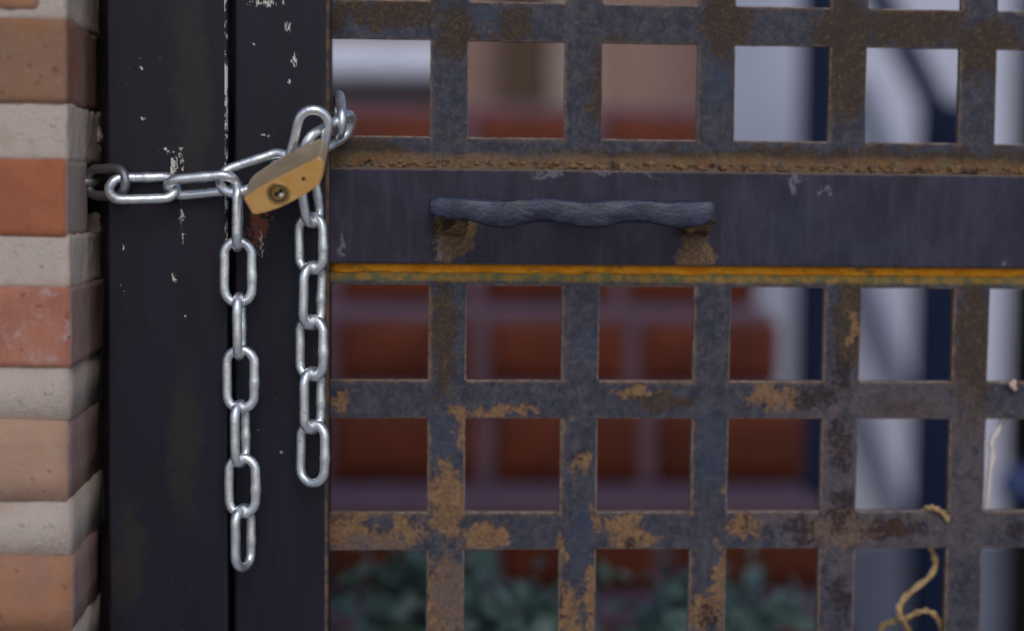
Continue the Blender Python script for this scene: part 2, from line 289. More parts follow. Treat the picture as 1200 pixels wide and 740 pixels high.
def brass(name, a, c, rough, lo=0.85):
    n = NT(name); f = n.noise(90, 4, 0.6); f2 = n.noise(600, 4, 0.7, stretch=(1, 0.3, 0.3)); sp = n.noise(300, 4, 0.7, off=(2, 7, 1))
    col = n.mix(n.step(f, 0.3, 0.7), a, c)
    col = n.mix(n.math('MULTIPLY', n.step(sp, 0.62, 0.74), 0.5), col, (0.45, 0.20, 0.06, 1))
    b = n.bump(f2, 0.12, 0.0004)
    return n.fin(col, n.math('ADD', rough, n.math('MULTIPLY', f2, 0.15)), lo, 0.5)
M['brass'] = brass('worn_brass', (0.84, 0.41, 0.10, 1), (0.90, 0.52, 0.18, 1), 0.42, 0.35)
M['brass_side'] = brass('brass_side_sky_sheen', (0.56, 0.40, 0.25, 1), (0.68, 0.49, 0.30, 1), 0.36, 0.45)  # tan tone carries the sky's reflection on the body sides
M['brass_dark'] = brass('tarnished_brass_plug', (0.42, 0.24, 0.07, 1), (0.60, 0.38, 0.14, 1), 0.35, 0.9)
M['black'] = simple('flat_black', (0.01, 0.008, 0.007, 1), 0.8)
M['key_white'] = simple('bright_key_pin', (0.85, 0.78, 0.68, 1), 0.3, 0.6)

# ------------------------------------------------------------------ object helpers
def obj(name, bm, mats, parent=None, smooth=False):
    me = bpy.data.meshes.new(name); bm.to_mesh(me); bm.free()
    for m in (mats if isinstance(mats, (list, tuple)) else [mats]): me.materials.append(m)
    if smooth:
        for p in me.polygons: p.use_smooth = True
    o = bpy.data.objects.new(name, me); C.objects.link(o)
    if parent is not None: o.parent = parent; o.matrix_parent_inverse = parent.matrix_world.inverted()
    return o
def thing(name, label, cat, loc=(0, 0, 0), group=None):
    o = bpy.data.objects.new(name, None); C.objects.link(o); o.location = loc; o.empty_display_size = 0.05
    o.matrix_world = Matrix.Translation(Vector(loc)); o['label'] = label; o['category'] = cat
    if group: o['group'] = group
    return o
def tag(o, label, cat, group=None):
    o['label'] = label; o['category'] = cat
    if group: o['group'] = group
    return o
def struct(o): o['kind'] = 'structure'; return o
def box(bm, x0, x1, y0, y1, z0, z1, mi=0):
    v = [bm.verts.new((x, y, z)) for z in (z0, z1) for y in (y0, y1) for x in (x0, x1)]
    fs = []
    for q in ((0, 2, 3, 1), (4, 5, 7, 6), (0, 1, 5, 4), (2, 6, 7, 3), (0, 4, 6, 2), (1, 3, 7, 5)):
        f = bm.faces.new([v[i] for i in q]); f.material_index = mi; fs.append(f)
    return v, fs
def bevbox(x0, x1, y0, y1, z0, z1, b=0.002, seg=2):
    bm = bmesh.new(); box(bm, x0, x1, y0, y1, z0, z1)
    bmesh.ops.bevel(bm, geom=bm.edges[:], offset=b, segments=seg, affect='EDGES', profile=0.6); return bm
def rough_box(x0, x1, y0, y1, z0, z1, cell=0.006, rad=0.003, amp=0.0012, seed=0, freq=60, side_mi=None, bulge=0.0):
    """subdivided box with rounded, uneven faces"""
    nx = max(2, int((x1 - x0) / cell)); ny = max(2, int((y1 - y0) / cell)); nz = max(2, int((z1 - z0) / cell))
    bm = bmesh.new(); vd = {}
    hx, hy, hz = (x1 - x0) / 2, (y1 - y0) / 2, (z1 - z0) / 2; c = Vector(((x0 + x1) / 2, (y0 + y1) / 2, (z0 + z1) / 2))
    def V(i, j, k):
        if (i, j, k) in vd: return vd[(i, j, k)]
        p = Vector((-hx + 2 * hx * i / nx, -hy + 2 * hy * j / ny, -hz + 2 * hz * k / nz))
        q = Vector((max(-hx + rad, min(hx - rad, p.x)), max(-hy + rad, min(hy - rad, p.y)), max(-hz + rad, min(hz - rad, p.z))))
        d = p - q
        if d.length > 1e-9: d = d.normalized() * rad
        p = q + d; w_ = c + p; s_ = Vector((seed * 3.1, seed * 1.7, seed * 5.3))
        n1 = noise.noise_vector(w_ * freq + s_); n2 = noise.noise_vector(w_ * freq * 3.3 + s_)
        nd = d.normalized() if d.length > 1e-9 else Vector((0, 0, 0))
        if d.length < 1e-9:
            nd = Vector((0, 0, 0))
        p = p + (n1 * amp + n2 * amp * 0.45) + nd * bulge * (1 - (p.z / hz) ** 2)
        vd[(i, j, k)] = bm.verts.new(c + p); return vd[(i, j, k)]
    def quad(a, b_, c_, d_, mi=0):
        f = bm.faces.new((a, b_, c_, d_)); f.material_index = mi; f.smooth = True
    for i in range(nx):
        for k in range(nz):
            quad(V(i, 0, k), V(i + 1, 0, k), V(i + 1, 0, k + 1), V(i, 0, k + 1)); quad(V(i, ny, k), V(i, ny, k + 1), V(i + 1, ny, k + 1), V(i + 1, ny, k))
        for j in range(ny):
            quad(V(i, j, 0), V(i, j + 1, 0), V(i + 1, j + 1, 0), V(i + 1, j, 0)); quad(V(i, j, nz), V(i + 1, j, nz), V(i + 1, j + 1, nz), V(i, j + 1, nz))
    for j in range(ny):
        for k in range(nz):
            quad(V(0, j, k), V(0, j, k + 1), V(0, j + 1, k + 1), V(0, j + 1, k)); quad(V(nx, j, k), V(nx, j + 1, k), V(nx, j + 1, k + 1), V(nx, j, k + 1), side_mi or 0)
    return bm
def tube(bm, pts, rad, seg=12, caps=True, closed=False, mi=0):
    """swept tube with parallel-transported frame; rad may be a list"""
    n_ = len(pts); rs = rad if isinstance(rad, (list, tuple)) else [rad] * n_
    T = []
    for i in range(n_):
        a = pts[(i - 1) % n_] if (closed or i > 0) else pts[0]; b_ = pts[(i + 1) % n_] if (closed or i < n_ - 1) else pts[-1]
        T.append((b_ - a).normalized())
    up = Vector((0, 0, 1)) if abs(T[0].z) < 0.9 else Vector((1, 0, 0))
    N = T[0].cross(up).normalized(); rings = []
    for i in range(n_):
        N = (N - T[i] * N.dot(T[i])).normalized(); B = T[i].cross(N)
        rings.append([bm.verts.new(pts[i] + (N * math.cos(t) + B * math.sin(t)) * rs[i]) for t in [2 * math.pi * k / seg for k in range(seg)]])
    for i in range(n_ if closed else n_ - 1):
        a, b_ = rings[i], rings[(i + 1) % n_]
        off = 0
        if closed and i == n_ - 1:
            off = min(range(seg), key=lambda o: (a[0].co - b_[o].co).length)
        for k in range(seg):
            f = bm.faces.new((a[k], a[(k + 1) % seg], b_[(k + 1 + off) % seg], b_[(k + off) % seg])); f.smooth = True; f.material_index = mi
    if caps and not closed:
        bm.faces.new(rings[0][::-1]).material_index = mi; bm.faces.new(rings[-1]).material_index = mi
def catmull(P, k=8):
    out = []; Q = [P[0]] + list(P) + [P[-1]]
    for i in range(1, len(Q) - 2):
        for j in range(k):
            t = j / k; a, b_, c, d = Q[i - 1], Q[i], Q[i + 1], Q[i + 2]
            out.append(0.5 * ((2 * b_) + (c - a) * t + (2 * a - 5 * b_ + 4 * c - d) * t * t + (3 * b_ - a - 3 * c + d) * t ** 3))
    out.append(P[-1]); return out

# ------------------------------------------------------------------ ground and paving
bm = bmesh.new(); box(bm, -30, 30, -30, 60, -0.2, 0)
struct(obj('ground', bm, simple('earth_ground', (0.20, 0.17, 0.14, 1), 0.9, scale=4)))
bm = bmesh.new(); box(bm, -3, 4, -4, 0.2, 0.004, 0.03)
struct(obj('pavement', bm, simple('concrete_pavement', (0.45, 0.43, 0.41, 1), 0.85, scale=12)))

# ------------------------------------------------------------------ brick pillar
YF = -0.078                                     # front face of the bricks
XC = at(79, 300, YF).x                          # right corner
def zf(py): return at(79, py, YF).z
YB = at(0, 0, YF).y
def y_at(px):                                   # depth at which the side plane X=XC is seen at pixel column px
    lo, hi = YF, 0.6
    for _ in range(40):
        m = (lo + hi) / 2; d = (Vector((XC, m, EYE.z - 0.05)) - EYE); cx_ = d.dot(cam_r) / (-d.dot(cam_b)) * F + 600
        if cx_ < px: lo = m
        else: hi = m
    return (lo + hi) / 2
YBK = y_at(117.5)
pil = thing('brick_pillar', 'gate pillar of orange and salmon bricks with thick pale mortar joints', 'brick pillar', (XC - 0.12, 0.05, 0))
spec = [(-90, -45, 0, 117, 'brick_e', 'side_c'), (22, 122, 0, 116, 'brick_a', 'side_a'), (187, 277.5, 0, 104.5, 'brick_b', 'side_b'),
        (337, 431, 3, 119, 'brick_c', 'side_c'), (492, 588, -1.5, 119, 'brick_d', 'side_c'), (652, 741, 1, 116, 'brick_e', 'side_c')]
courses = []
for (t_, b_, dx, far, mf, ms) in spec: courses.append((zf(b_), zf(t_), dx * 0.00045, y_at(far), mf, ms))
pitch = 0.0705
keys = [('brick_a', 'side_a'), ('brick_b', 'side_b'), ('brick_c', 'side_c'), ('brick_d', 'side_c'), ('brick_e', 'side_c')]
zb_ = courses[-1][0]; i = 0; low = []
while zb_ - pitch > 0.0:
    zb_ -= pitch; i += 1; k_ = keys[(i * 2) % 5]; low.append((zb_, zb_ + 0.043, random.uniform(-.001, .001), y_at(117), k_[0], k_[1]))
zt_ = courses[0][1]; top = []
for i in range(3):
    k_ = keys[(i * 3 + 1) % 5]; top.append((zt_ + 0.027 + i * pitch, zt_ + 0.07 + i * pitch, 0, y_at(117), k_[0], k_[1]))
allc = sorted(low + courses + top, key=lambda c: c[0])
for i, (za, zb2, dx, yb, mf, ms) in enumerate(allc):
    vis = 0.9 < za < 1.5
    bm = rough_box(XC - 0.24, XC + dx, YF, yb, za, zb2, cell=0.0035 if vis else 0.012, rad=0.0009, amp=0.00065 if vis else 0.001, seed=i, side_mi=1, freq=45)
    obj('brick', bm, [M[mf], M[ms]], pil)
    if i + 1 < len(allc):
        zn = allc[i + 1][0]
        # joint: two lumps so that the back edge is uneven
        yb2 = y_at(random.uniform(117.5, 120.5)); ins = random.uniform(-0.0008, 0.0012)
        bm = rough_box(XC - 0.2385, XC + 0.0002 + dx * 0.5 - ins * 0.3, YF + 0.0012, yb2, zb2 - 0.0010, zn + 0.0010, cell=0.003 if vis else 0.012, rad=0.0012, amp=0.0008, seed=i + 50, freq=130, bulge=0.0)
        obj('mortar_joint', bm, M['mortar'], pil)
bm = rough_box(XC - 0.24, XC - 0.030, YBK - 0.01, 0.16, 0, allc[-1][1], cell=0.02, rad=0.003, amp=0.002, seed=3)
obj('shade_fill_core', bm, M['core'], pil)
bm = rough_box(XC - 0.028, XC + 0.075, 0.075, 0.16, 0, allc[-1][1], cell=0.02, rad=0.003, amp=0.002, seed=5)
obj('gap_backing', bm, M['core'], pil)  # block added behind the jamb gap to keep it dark
# broken brick end smeared into the joint at the very top left, and crumbs in the broken-out pocket
bm = rough_box(XC - 0.23, XC - 0.013, YF - 0.0006, YF + 0.03, zf(11), zf(-38), cell=0.004, rad=0.004, amp=0.0018, seed=77)
obj('brick_fragment', bm, M['brick_e'], pil)
for (px, py, r_, m_) in ((112, 160, .006, 'mortar'), (110, 176, .004, 'mortar'), (113, 258, .004, 'mortar'), (116, 268, .0048, 'mortar'), (109, 271, .003, 'brick_a')):
    c = at(px, py, y_at(116)); c.x = XC - 0.001
    bm = rough_box(c.x - r_ * 1.5, c.x + r_ * 0.5, c.y - r_, c.y + r_ * 1.2, c.z - r_, c.z + r_, cell=0.0012, rad=r_ * 0.7, amp=0.0016, seed=px, freq=240)
    obj('crumb', bm, M[m_], pil)

# ------------------------------------------------------------------ jamb
def profile_bar(x0, x1, yf, yb, z0, z1, mats, name, parent=None, rr=0.003, edge_mi=1):
    """square tube standing upright with rounded arrises; the front right arris takes its own material"""
    bm = bmesh.new(); seg = 4; sec = []
    for (cx_, cy_, a0) in ((x1 - rr, yf + rr, -90), (x1 - rr, yb - rr, 0), (x0 + rr, yb - rr, 90), (x0 + rr, yf + rr, 180)):
        for k in range(seg + 1):
            a = R(a0 + 90 * k / seg); sec.append((cx_ + rr * math.cos(a), cy_ + rr * math.sin(a)))
    nz = max(2, int((z1 - z0) / 0.03)); rings = []
    for i in range(nz + 1):
        z = z0 + (z1 - z0) * i / nz
        rings.append([bm.verts.new((x + 0.0006 * noise.noise(Vector((x0, 0, z * 9))), y + 0.0005 * noise.noise(Vector((3, x0, z * 7))), z)) for x, y in sec])
    S = len(sec)
    for i in range(nz):
        for k in range(S):
            f = bm.faces.new((rings[i][k], rings[i][(k + 1) % S], rings[i + 1][(k + 1) % S], rings[i + 1][k])); f.smooth = (k % (seg + 1)) != seg
            if k < seg: f.material_index = edge_mi
    bm.faces.new(rings[0][::-1]); bm.faces.new(rings[-1])
    return obj(name, bm, mats, parent)
jx0, jx1 = at(125.5, 300, -0.03).x, at(266.5, 300, -0.03).x
ZB, ZT = 0.05, 1.62
j = profile_bar(jx0, jx1, -0.03, 0.03, ZB - 0.02, ZT, [M['jamb'], M['jamb_edge']], 'jamb_post', rr=0.0016)
tag(j, 'black painted steel post beside the bricks, white paint chips on its face', 'post')

# ------------------------------------------------------------------ gate
gate = thing('steel_gate', 'rusting slate grey steel lattice gate with flat handle rail', 'gate', (0, 0, ZB))
sx0, sx1 = at(273, 300, -0.02).x, at(386, 300, -0.02).x
profile_bar(sx0, sx1, -0.02, 0.02, ZB, ZT, [M['stile'], M['stile_edge']], 'stile', gate, rr=0.0022)
P = 0.078; W = 0.056; BW = P - W
def bar(vertical, a0, a1, c0, c1, yf, yb, cross, name):
    """flat bar from a0 to a1 along its length, c0..c1 across; arrises only chamfered between the crossings"""
    st = [(a0, 0)]
    for (p, q) in sorted(cross):
        if p > a0 + 1e-4 and q < a1 - 1e-4: st += [(p - 0.0006, 1), (p, 0), (q, 0), (q + 0.0006, 1)]
    st.append((a1, 0)); st2 = []
    for i, s_ in enumerate(st):
        st2.append(s_)
        if i + 1 < len(st) and s_[1] == 1 and st[i + 1][1] == 1:
            for k in range(1, 6): st2.append((s_[0] + (st[i + 1][0] - s_[0]) * k / 6, 1))
    bm = bmesh.new(); rings = []
    for (a, ch) in st2:
        j0 = 0.00028 * noise.noise(Vector((a * 60, c0 * 7, 1))) * ch; j1 = 0.00028 * noise.noise(Vector((a * 60, c1 * 7, 5))) * ch
        k = (0.00075 + 0.0003 * noise.noise(Vector((a * 150, c0, 9)))) * ch + 0.00002
        sec = [(c0 + k + j0, yf), (c1 - k + j1, yf), (c1 + j1, yf + k), (c1 + j1, yb), (c0 + j0, yb), (c0 + j0, yf + k)]
        rings.append([bm.verts.new((c, y, a) if vertical else (a, y, c)) for c, y in sec])
    for i in range(len(rings) - 1):
        for k in range(6):
            q = (rings[i][k], rings[i][(k + 1) % 6], rings[i + 1][(k + 1) % 6], rings[i + 1][k])
            f = bm.faces.new(q if vertical else q[::-1]); f.material_index = 1 if k in (1, 5) else 0
    bm.faces.new(rings[0][::-1] if vertical else rings[0]); bm.faces.new(rings[-1] if vertical else rings[-1][::-1])
    return obj(name, bm, [M['grid'], M['cut_edge']], gate)
NC = 9
XR = NC * P - BW                                 # right end of the lattice
vx = [(k * P - BW, k * P) for k in range(1, NC)]
zA, hA = Z0, 0.05545
zB_ = Z0 - 0.14155
rows_up = [Z0 + k * P for k in range(0, 7)]      # tops of the holes above the rail
hup = [(z, z + (P - hA)) for z in rows_up]       # horizontal bars above the holes
rows_dn = [zB_ - k * P for k in range(0, 10)]
hdn = [(z - P, z - hA) for z in rows_dn]
zr_top = at(790, 200.5, -0.008).z; zr_bot = at(790, 312.0, -0.008).z
TH = 0.005
up_lo = zr_top - 0.004
up_hi = hup[-1][1]; dn_lo = hdn[-1][0]
b_up = [(up_lo, Z0 - hA)] + hup; b_dn = [(zB_, zr_bot + 0.002)] + hdn
for (a, b_) in vx:
    bar(True, up_lo + 0.001, up_hi, a, b_, -0.0002, TH, b_up, 'upright_bar')
    bar(True, dn_lo, zr_bot + 0.0015, a, b_, -0.0002, TH, b_dn, 'upright_bar')
xl = sx1 - 0.012
for (a, b_) in b_up: bar(False, xl, XR + 0.02, a, b_, 0.0, TH + 0.0002, [(-0.0001, -0.0001)] + [(p, q) for p, q in vx], 'cross_bar')
for (a, b_) in b_dn: bar(False, xl, XR + 0.02, a, min(b_, zr_bot + 0.002), 0.0, TH + 0.0002, vx, 'cross_bar')
profile_bar(XR, XR + 0.06, -0.02, 0.02, ZB, ZT, [M['stile'], M['stile_edge']], 'stile', gate, rr=0.0022)
# handle rail
def rail():
    bm = bmesh.new(); nx = 60; rings = []
    x0, x1 = sx1 - 0.004, XR + 0.004; r_ = 0.0012
    for i in range(nx + 1):
        x = x0 + (x1 - x0) * i / nx; d = 0.0004 * noise.noise(Vector((x * 14, 2, 2)))
        sec = [(-0.008 + r_, zr_bot), (-0.008, zr_bot + r_), (-0.008, zr_top - r_ + d), (-0.008 + r_, zr_top + d), (0.03, zr_top), (0.03, zr_bot)]
        rings.append([bm.verts.new((x, y, z)) for y, z in sec])
    for i in range(nx):
        for k in range(6):
            f = bm.faces.new((rings[i][k], rings[i + 1][k], rings[i + 1][(k + 1) % 6], rings[i][(k + 1) % 6]))
    bm.faces.new(rings[0]); bm.faces.new(rings[-1][::-1]); bmesh.ops.recalc_face_normals(bm, faces=bm.faces[:]); return bm
obj('handle_rail', rail(), M['rail'], gate)
# fillet of bright rust under the rail, sloping out to catch the light
zs1 = zr_bot - 0.0002; zs0 = at(790, 321.5, -0.003).z
bm = bmesh.new(); rings = []; nx = 160
for i in range(nx + 1):
    x = sx1 + 0.0003 + (XR - sx1 - 0.001) * i / nx
    w1 = 0.0010 * noise.noise(Vector((x * 60, 3, 3))) + 0.0008 * noise.noise(Vector((x * 330, 8, 3))); w2 = 0.0004 * noise.noise(Vector((x * 200, 1, 3)))
    rings.append([bm.verts.new((x, y, z)) for y, z in ((-0.0014, zs1), (-0.0016 + w2 * 0.5, zs1 - 0.0010), (-0.0014 + w2 * 0.5, zs1 * 0.5 + zs0 * 0.5), (-0.0010 + w2 * 0.3, zs0 + 0.0008 + w1), (-0.0004, zs0 - 0.0003 + w1), (0.001, zs0), (0.001, zs1))])
for i in range(nx):
    for k in range(7):
        f = bm.faces.new((rings[i][k], rings[i][(k + 1) % 7], rings[i + 1][(k + 1) % 7], rings[i + 1][k])); f.smooth = True
bm.faces.new(rings[0]); bm.faces.new(rings[-1][::-1]); bmesh.ops.recalc_face_normals(bm, faces=bm.faces[:])
obj('rust_strip', bm, M['rust_line'], gate)
# weld crumbs along the top of the rail
bm = bmesh.new(); random.seed(3)
for i in range(420):
    x = random.uniform(sx1 + 0.002, XR); s_ = random.uniform(0.0004, 0.0013) * (1.5 if 0.12 < x < 0.24 or 0.33 < x < 0.46 else 1)
    z = zr_top + random.uniform(0.0003, 0.0045) ** 1.0; mm = Matrix.Translation((x, -0.0003 - s_ * 0.2, z)) @ Matrix.Diagonal((s_ * 1.8, s_, s_, 1))
    bmesh.ops.create_icosphere(bm, subdivisions=1, radius=1.0, matrix=mm)
o = obj('weld_crust', bm, M['bracket'], gate); o['kind'] = 'stuff'
# forged wavy handle: grip + two brackets
YH = -0.038
hd = bpy.data.objects.new('pull_handle', None)
hb = bmesh.new(); nseg = 120; rings = []
hx0, hx1 = at(503, 245, YH).x, at(837, 245, YH).x
sc = (YH - EYE.y) / F
def hz(t, top_):
    px = 503 + 334 * t
    if top_:
        y = 231.5 + 4.5 * t + (-1.8 if px > 780 else 0) * min(1, max(0, (px - 780) / 15)) + 1.3 * math.sin(px * 0.057)
    else:
        y = 257.0 + 6.5 * min(1, t * 4) - 3.8 * math.cos((px - 585) / 107 * 2 * math.pi) * -1.0 * min(1, t * 6) + 1.0 * t
        if px < 520: y -= 3
        if px > 822: y -= (px - 822) * 0.35
    return at(px, y, YH).z
for i in range(nseg + 1):
    t = i / nseg; x = hx0 + (hx1 - hx0) * t; zt2, zb2 = hz(t, True), hz(t, False)
    e = min(1, t / 0.03, (1 - t) / 0.02); e = math.sqrt(max(0.05, e)); mid = (zt2 + zb2) / 2; h2 = (zt2 - zb2) / 2 * (0.55 + 0.45 * e); th = 0.0065 * (0.7 + 0.3 * e)
    tw = 0.0022 * math.sin((503 + 334 * t - 585) / 107 * 2 * math.pi)
    ring = []
    for k in range(16):
        a = 2 * math.pi * k / 16; ca, sa = math.cos(a), math.sin(a)
        ex = 0.42
        y = YH + tw * 0.8 + th * math.copysign(abs(ca) ** ex, ca); z = mid + h2 * math.copysign(abs(sa) ** ex, sa)
        nn = noise.noise(Vector((x * 90, k * 0.9, 1))) * 0.0004
        ring.append(hb.verts.new((x, y + nn, z + nn * 0.5)))
    rings.append(ring)
for i in range(nseg):
    for k in range(16):
        f = hb.faces.new((rings[i][k], rings[i + 1][k], rings[i + 1][(k + 1) % 16], rings[i][(k + 1) % 16])); f.smooth = True
hb.faces.new(rings[0]); hb.faces.new(rings[-1][::-1]); bmesh.ops.recalc_face_normals(hb, faces=hb.faces[:])
grip = obj('grip', hb, M['handle'], gate)
for (pa, pb) in ((509, 548), (800, 833)):
    xa, xb = at(pa, 260, -0.02).x, at(pb, 260, -0.02).x
    bm = bmesh.new(); secs = []
    for (y, zt2, zb2) in ((YH + 0.003, at(600, 240, YH).z, at(600, 259, YH).z), (YH + 0.010, at(600, 239, YH).z, at(600, 264, YH).z), (-0.022, at(600, 240, YH).z, at(600, 272, YH).z), (-0.0075, at(600, 238, YH).z, at(600, 279, YH).z)):
        secs.append([bm.verts.new((x, y, z)) for x, z in ((xa, zb2), (xb, zb2), (xb, zt2), (xa, zt2))])
    for i in range(3):
        for k in range(4): bm.faces.new((secs[i][k], secs[i][(k + 1) % 4], secs[i + 1][(k + 1) % 4], secs[i + 1][k]))
    bm.faces.new(secs[0][::-1]); bm.faces.new(secs[-1]); bmesh.ops.recalc_face_normals(bm, faces=bm.faces[:])
    bmesh.ops.bevel(bm, geom=bm.edges[:], offset=0.0012, segments=2, affect='EDGES'); obj('handle_bracket', bm, M['bracket'], gate)

# ------------------------------------------------------------------ chain
chain = thing('steel_chain', 'galvanised steel chain wrapped round post and gate, two loose ends hanging', 'chain', tuple(at(300, 210, -0.045)))
WR = 0.00275
def link(p0, p1, wdir, width=0.0205, mat='zinc', bend=0.0, r_=WR, seed=0):
    """oval link from outer end p0 to outer end p1 (world points); wdir = direction of its width"""
    ax_ = (p1 - p0); L = ax_.length; ax_.normalize(); wd = (wdir - ax_ * wdir.dot(ax_)).normalized(); nn = ax_.cross(wd)
    c = (p0 + p1) / 2; h = L / 2 - r_; rw = width / 2 - r_; s_ = h - rw; pts = []; rs = []
    K = 12
    for sgn in (1, -1):
        for k in range(K + 1):
            a = -math.pi / 2 + math.pi * k / K
            pts.append((sgn * (s_ + rw * math.cos(a)), sgn * rw * math.sin(a)))
        for k in range(1, 8):                     # straight side
            t = k / 8; pts.append((sgn * (s_ - 2 * s_ * t), sgn * rw))
    out = []
    for (u, v) in pts:
        wob = noise.noise(Vector((u * 120, v * 90, seed * 3.7))) * 0.0003
        out.append(c + ax_ * u + wd * (v + wob) + nn * (bend * (u / h) ** 2))
        # butt weld swelling on one side
        rs.append(r_ * (1 + 0.14 * math.exp(-((u - 0.002) / 0.0022) ** 2) * (1 if v > 0 else 0) + 0.03 * noise.noise(Vector((u * 300, v * 200, seed)))))
    bm = bmesh.new(); tube(bm, out, rs, 14, closed=True); bmesh.ops.recalc_face_normals(bm, faces=bm.faces[:])
    return obj('link', bm, M[mat], chain, True)
def wd(deg, tilt=0.0):  # width direction, yawed from the gate plane (deg), in the horizontal plane
    return Vector((math.cos(R(deg)), math.sin(R(deg)), tilt))
CY = -0.0425
# left hanging end
for i, (xa, ya, xb, yb, dg) in enumerate([(279, 211, 278, 296, 92), (279, 277, 279, 361, 3), (280, 342, 281, 423, 86), (282, 404, 282, 485, -5),
                        (281, 468, 282, 549, 72), (284, 531, 284, 608, -8), (285, 590, 285, 671, 60)]):
    link(at(xa, ya, CY), at(xb, yb, CY), wd(dg), seed=i)
# right hanging end
YR = -0.036
for i, (xa, ya, xb, yb, dg) in enumerate([(357, 190, 369, 268, 60), (364, 248, 365, 323, -25), (367, 305, 365, 388, 52), (365, 368, 365, 448, -28),
                        (366, 429, 366, 510, 55), (367, 491, 366, 572, -24)]):
    link(at(xa, ya, YR - (0.006 if i == 0 else 0)), at(xb, yb, YR), wd(dg), seed=i + 20)
# run across the post
link(at(122, 222, CY), at(213, 220, CY + 0.001), Vector((0.05, 0.75, 1.0)), seed=40)
link(at(191, 222, CY + 0.001), at(282, 213, CY - 0.003), Vector((0.0, -1.0, 0.72)), seed=41)
link(at(253, 219, CY - 0.002), at(345, 188, CY - 0.001), Vector((0.3, 0.45, 1.0)), width=0.0215, seed=42)
# into the broken-out pocket behind the brick
p_in = at(151, 214, CY + 0.001); p_out = p_in + Vector((-0.0285, 0.0265, 0.0))
link(p_out, p_in, Vector((0, 0, 1)), seed=43, mat='zinc_shaded')
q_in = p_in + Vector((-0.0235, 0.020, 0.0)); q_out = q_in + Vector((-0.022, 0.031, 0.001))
link(q_out, q_in, Vector((0.6, 0.5, 0)), seed=44, mat='zinc_shaded')
# knot of links above the padlock
link(at(373, 124, -0.050), at(352, 205, -0.041), Vector((1.0, 0.0, 0.32)), width=0.0222, seed=45, mat='zinc')
link(at(353, 178, -0.048), at(415, 142, -0.014), Vector((-0.45, 0.1, -0.9)), width=0.0215, seed=46)
e0 = at(400, 155, -0.034); e1 = at(395, 116, -0.006)
link(e0, e1, Vector((0.96, 0.3, 0.05)).cross(e1 - e0).normalized(), seed=47)
# the chain goes on round the back of the stile
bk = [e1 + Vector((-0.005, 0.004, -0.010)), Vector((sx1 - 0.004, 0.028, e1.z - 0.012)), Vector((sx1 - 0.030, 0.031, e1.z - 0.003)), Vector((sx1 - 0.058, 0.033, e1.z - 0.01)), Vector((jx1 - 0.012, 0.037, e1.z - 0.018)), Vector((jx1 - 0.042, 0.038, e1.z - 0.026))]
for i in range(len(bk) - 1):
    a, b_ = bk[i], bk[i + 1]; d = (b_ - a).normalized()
    link(a - d * 0.004, b_ + d * 0.004, Vector((0, 0, 1)) if i % 2 else Vector((0, 1, 0)), seed=60 + i, mat='zinc_shaded')

# ------------------------------------------------------------------ padlock
lock = thing('padlock', 'yellow brass padlock fastening the chain, its keyhole facing out', 'padlock', tuple(at(335, 222, -0.08)))
LC = at(335.0, 221.5, -0.082)                    # centre of the keyhole face
sl = (-0.082 - EYE.y) / F
A_ = Vector((0.045, 0.92, 0.385)).normalized()  # from the keyhole end to the shackle end
U_ = Vector((0.865, -0.12, 0.475)); U_ = (U_ - A_ * U_.dot(A_)).normalized()
V_ = A_.cross(U_).normalized()
if V_.z > 0: V_ = -V_                            # V_ points down in the picture
def lockpt(u, v, a): return LC + U_ * u + V_ * v + A_ * a
HB = 0.035; WL = 0.0487; TL = 0.0170
def outline(s, t):
    """outline of the body in photo-scale units: flat top, bellied underside, chamfered right end"""
    P_ = [(-50, -12), (-51, 9), (-47, 12), (-36, 15), (-20, 17.2), (0, 17.6), (20, 16.4), (34, 14.2), (38, 12.8), (47, 5), (53, -3), (54.5, -6), (54.5, -14), (52, -16), (36, -16), (14, -15.8), (-8, -15.6), (-30, -14.8), (-47, -13)]
    return [(u * sl * s, v * sl * t) for u, v in P_]
bm = bmesh.new(); rings = []
levels = [(0.0, 0.98, 0.95), (0.0004, 0.993, 0.982), (0.0010, 1.0, 1.0), (HB * 0.35, 1.0, 1.0), (HB * 0.7, 1.0, 1.0), (HB * 0.84, 0.965, 0.985), (HB * 0.94, 0.88, 0.94), (HB, 0.78, 0.84)]
for (a, s, t) in levels: rings.append([bm.verts.new(lockpt(u, v, a)) for u, v in outline(s, t)])
S = len(rings[0])
for i in range(len(rings) - 1):
    for k in range(S):
        k2 = (k + 1) % S; f = bm.faces.new((rings[i][k], rings[i][k2], rings[i + 1][k2], rings[i + 1][k]))
        f.smooth = k in (3, 4, 5, 6, 14, 15, 16); f.material_index = 1 if i >= 2 else 0
f0 = bm.faces.new(rings[0]); f1 = bm.faces.new(rings[-1][::-1]); f1.material_index = 1
bmesh.ops.recalc_face_normals(bm, faces=bm.faces[:])
obj('lock_body', bm, [M['brass'], M['brass_side']], lock)
def disc(bm, cu, cv, a, r0, r1, h, n_=36, mi=0):
    """raised ring between r0 and r1 (r0=0: a disc) on the keyhole face"""
    prof = [(r0, a), (r0, a - h), (r1 - 0.0002, a - h), (r1, a - h + 0.0002), (r1, a + 0.0005)] if r0 > 0 else [(0.00001, a - h), (r1 - 0.0002, a - h), (r1, a - h + 0.0002), (r1, a + 0.0005)]
    rr = [[bm.verts.new(lockpt(cu + q * math.cos(2 * math.pi * k / n_), cv + q * math.sin(2 * math.pi * k / n_), aa)) for k in range(n_)] for q, aa in prof]
    for i in range(len(rr) - 1):
        for k in range(n_): f = bm.faces.new((rr[i][k], rr[i][(k + 1) % n_], rr[i + 1][(k + 1) % n_], rr[i + 1][k])); f.material_index = mi
    bmesh.ops.recalc_face_normals(bm, faces=bm.faces[:])
ku, kv = -0.0048, 0.0004
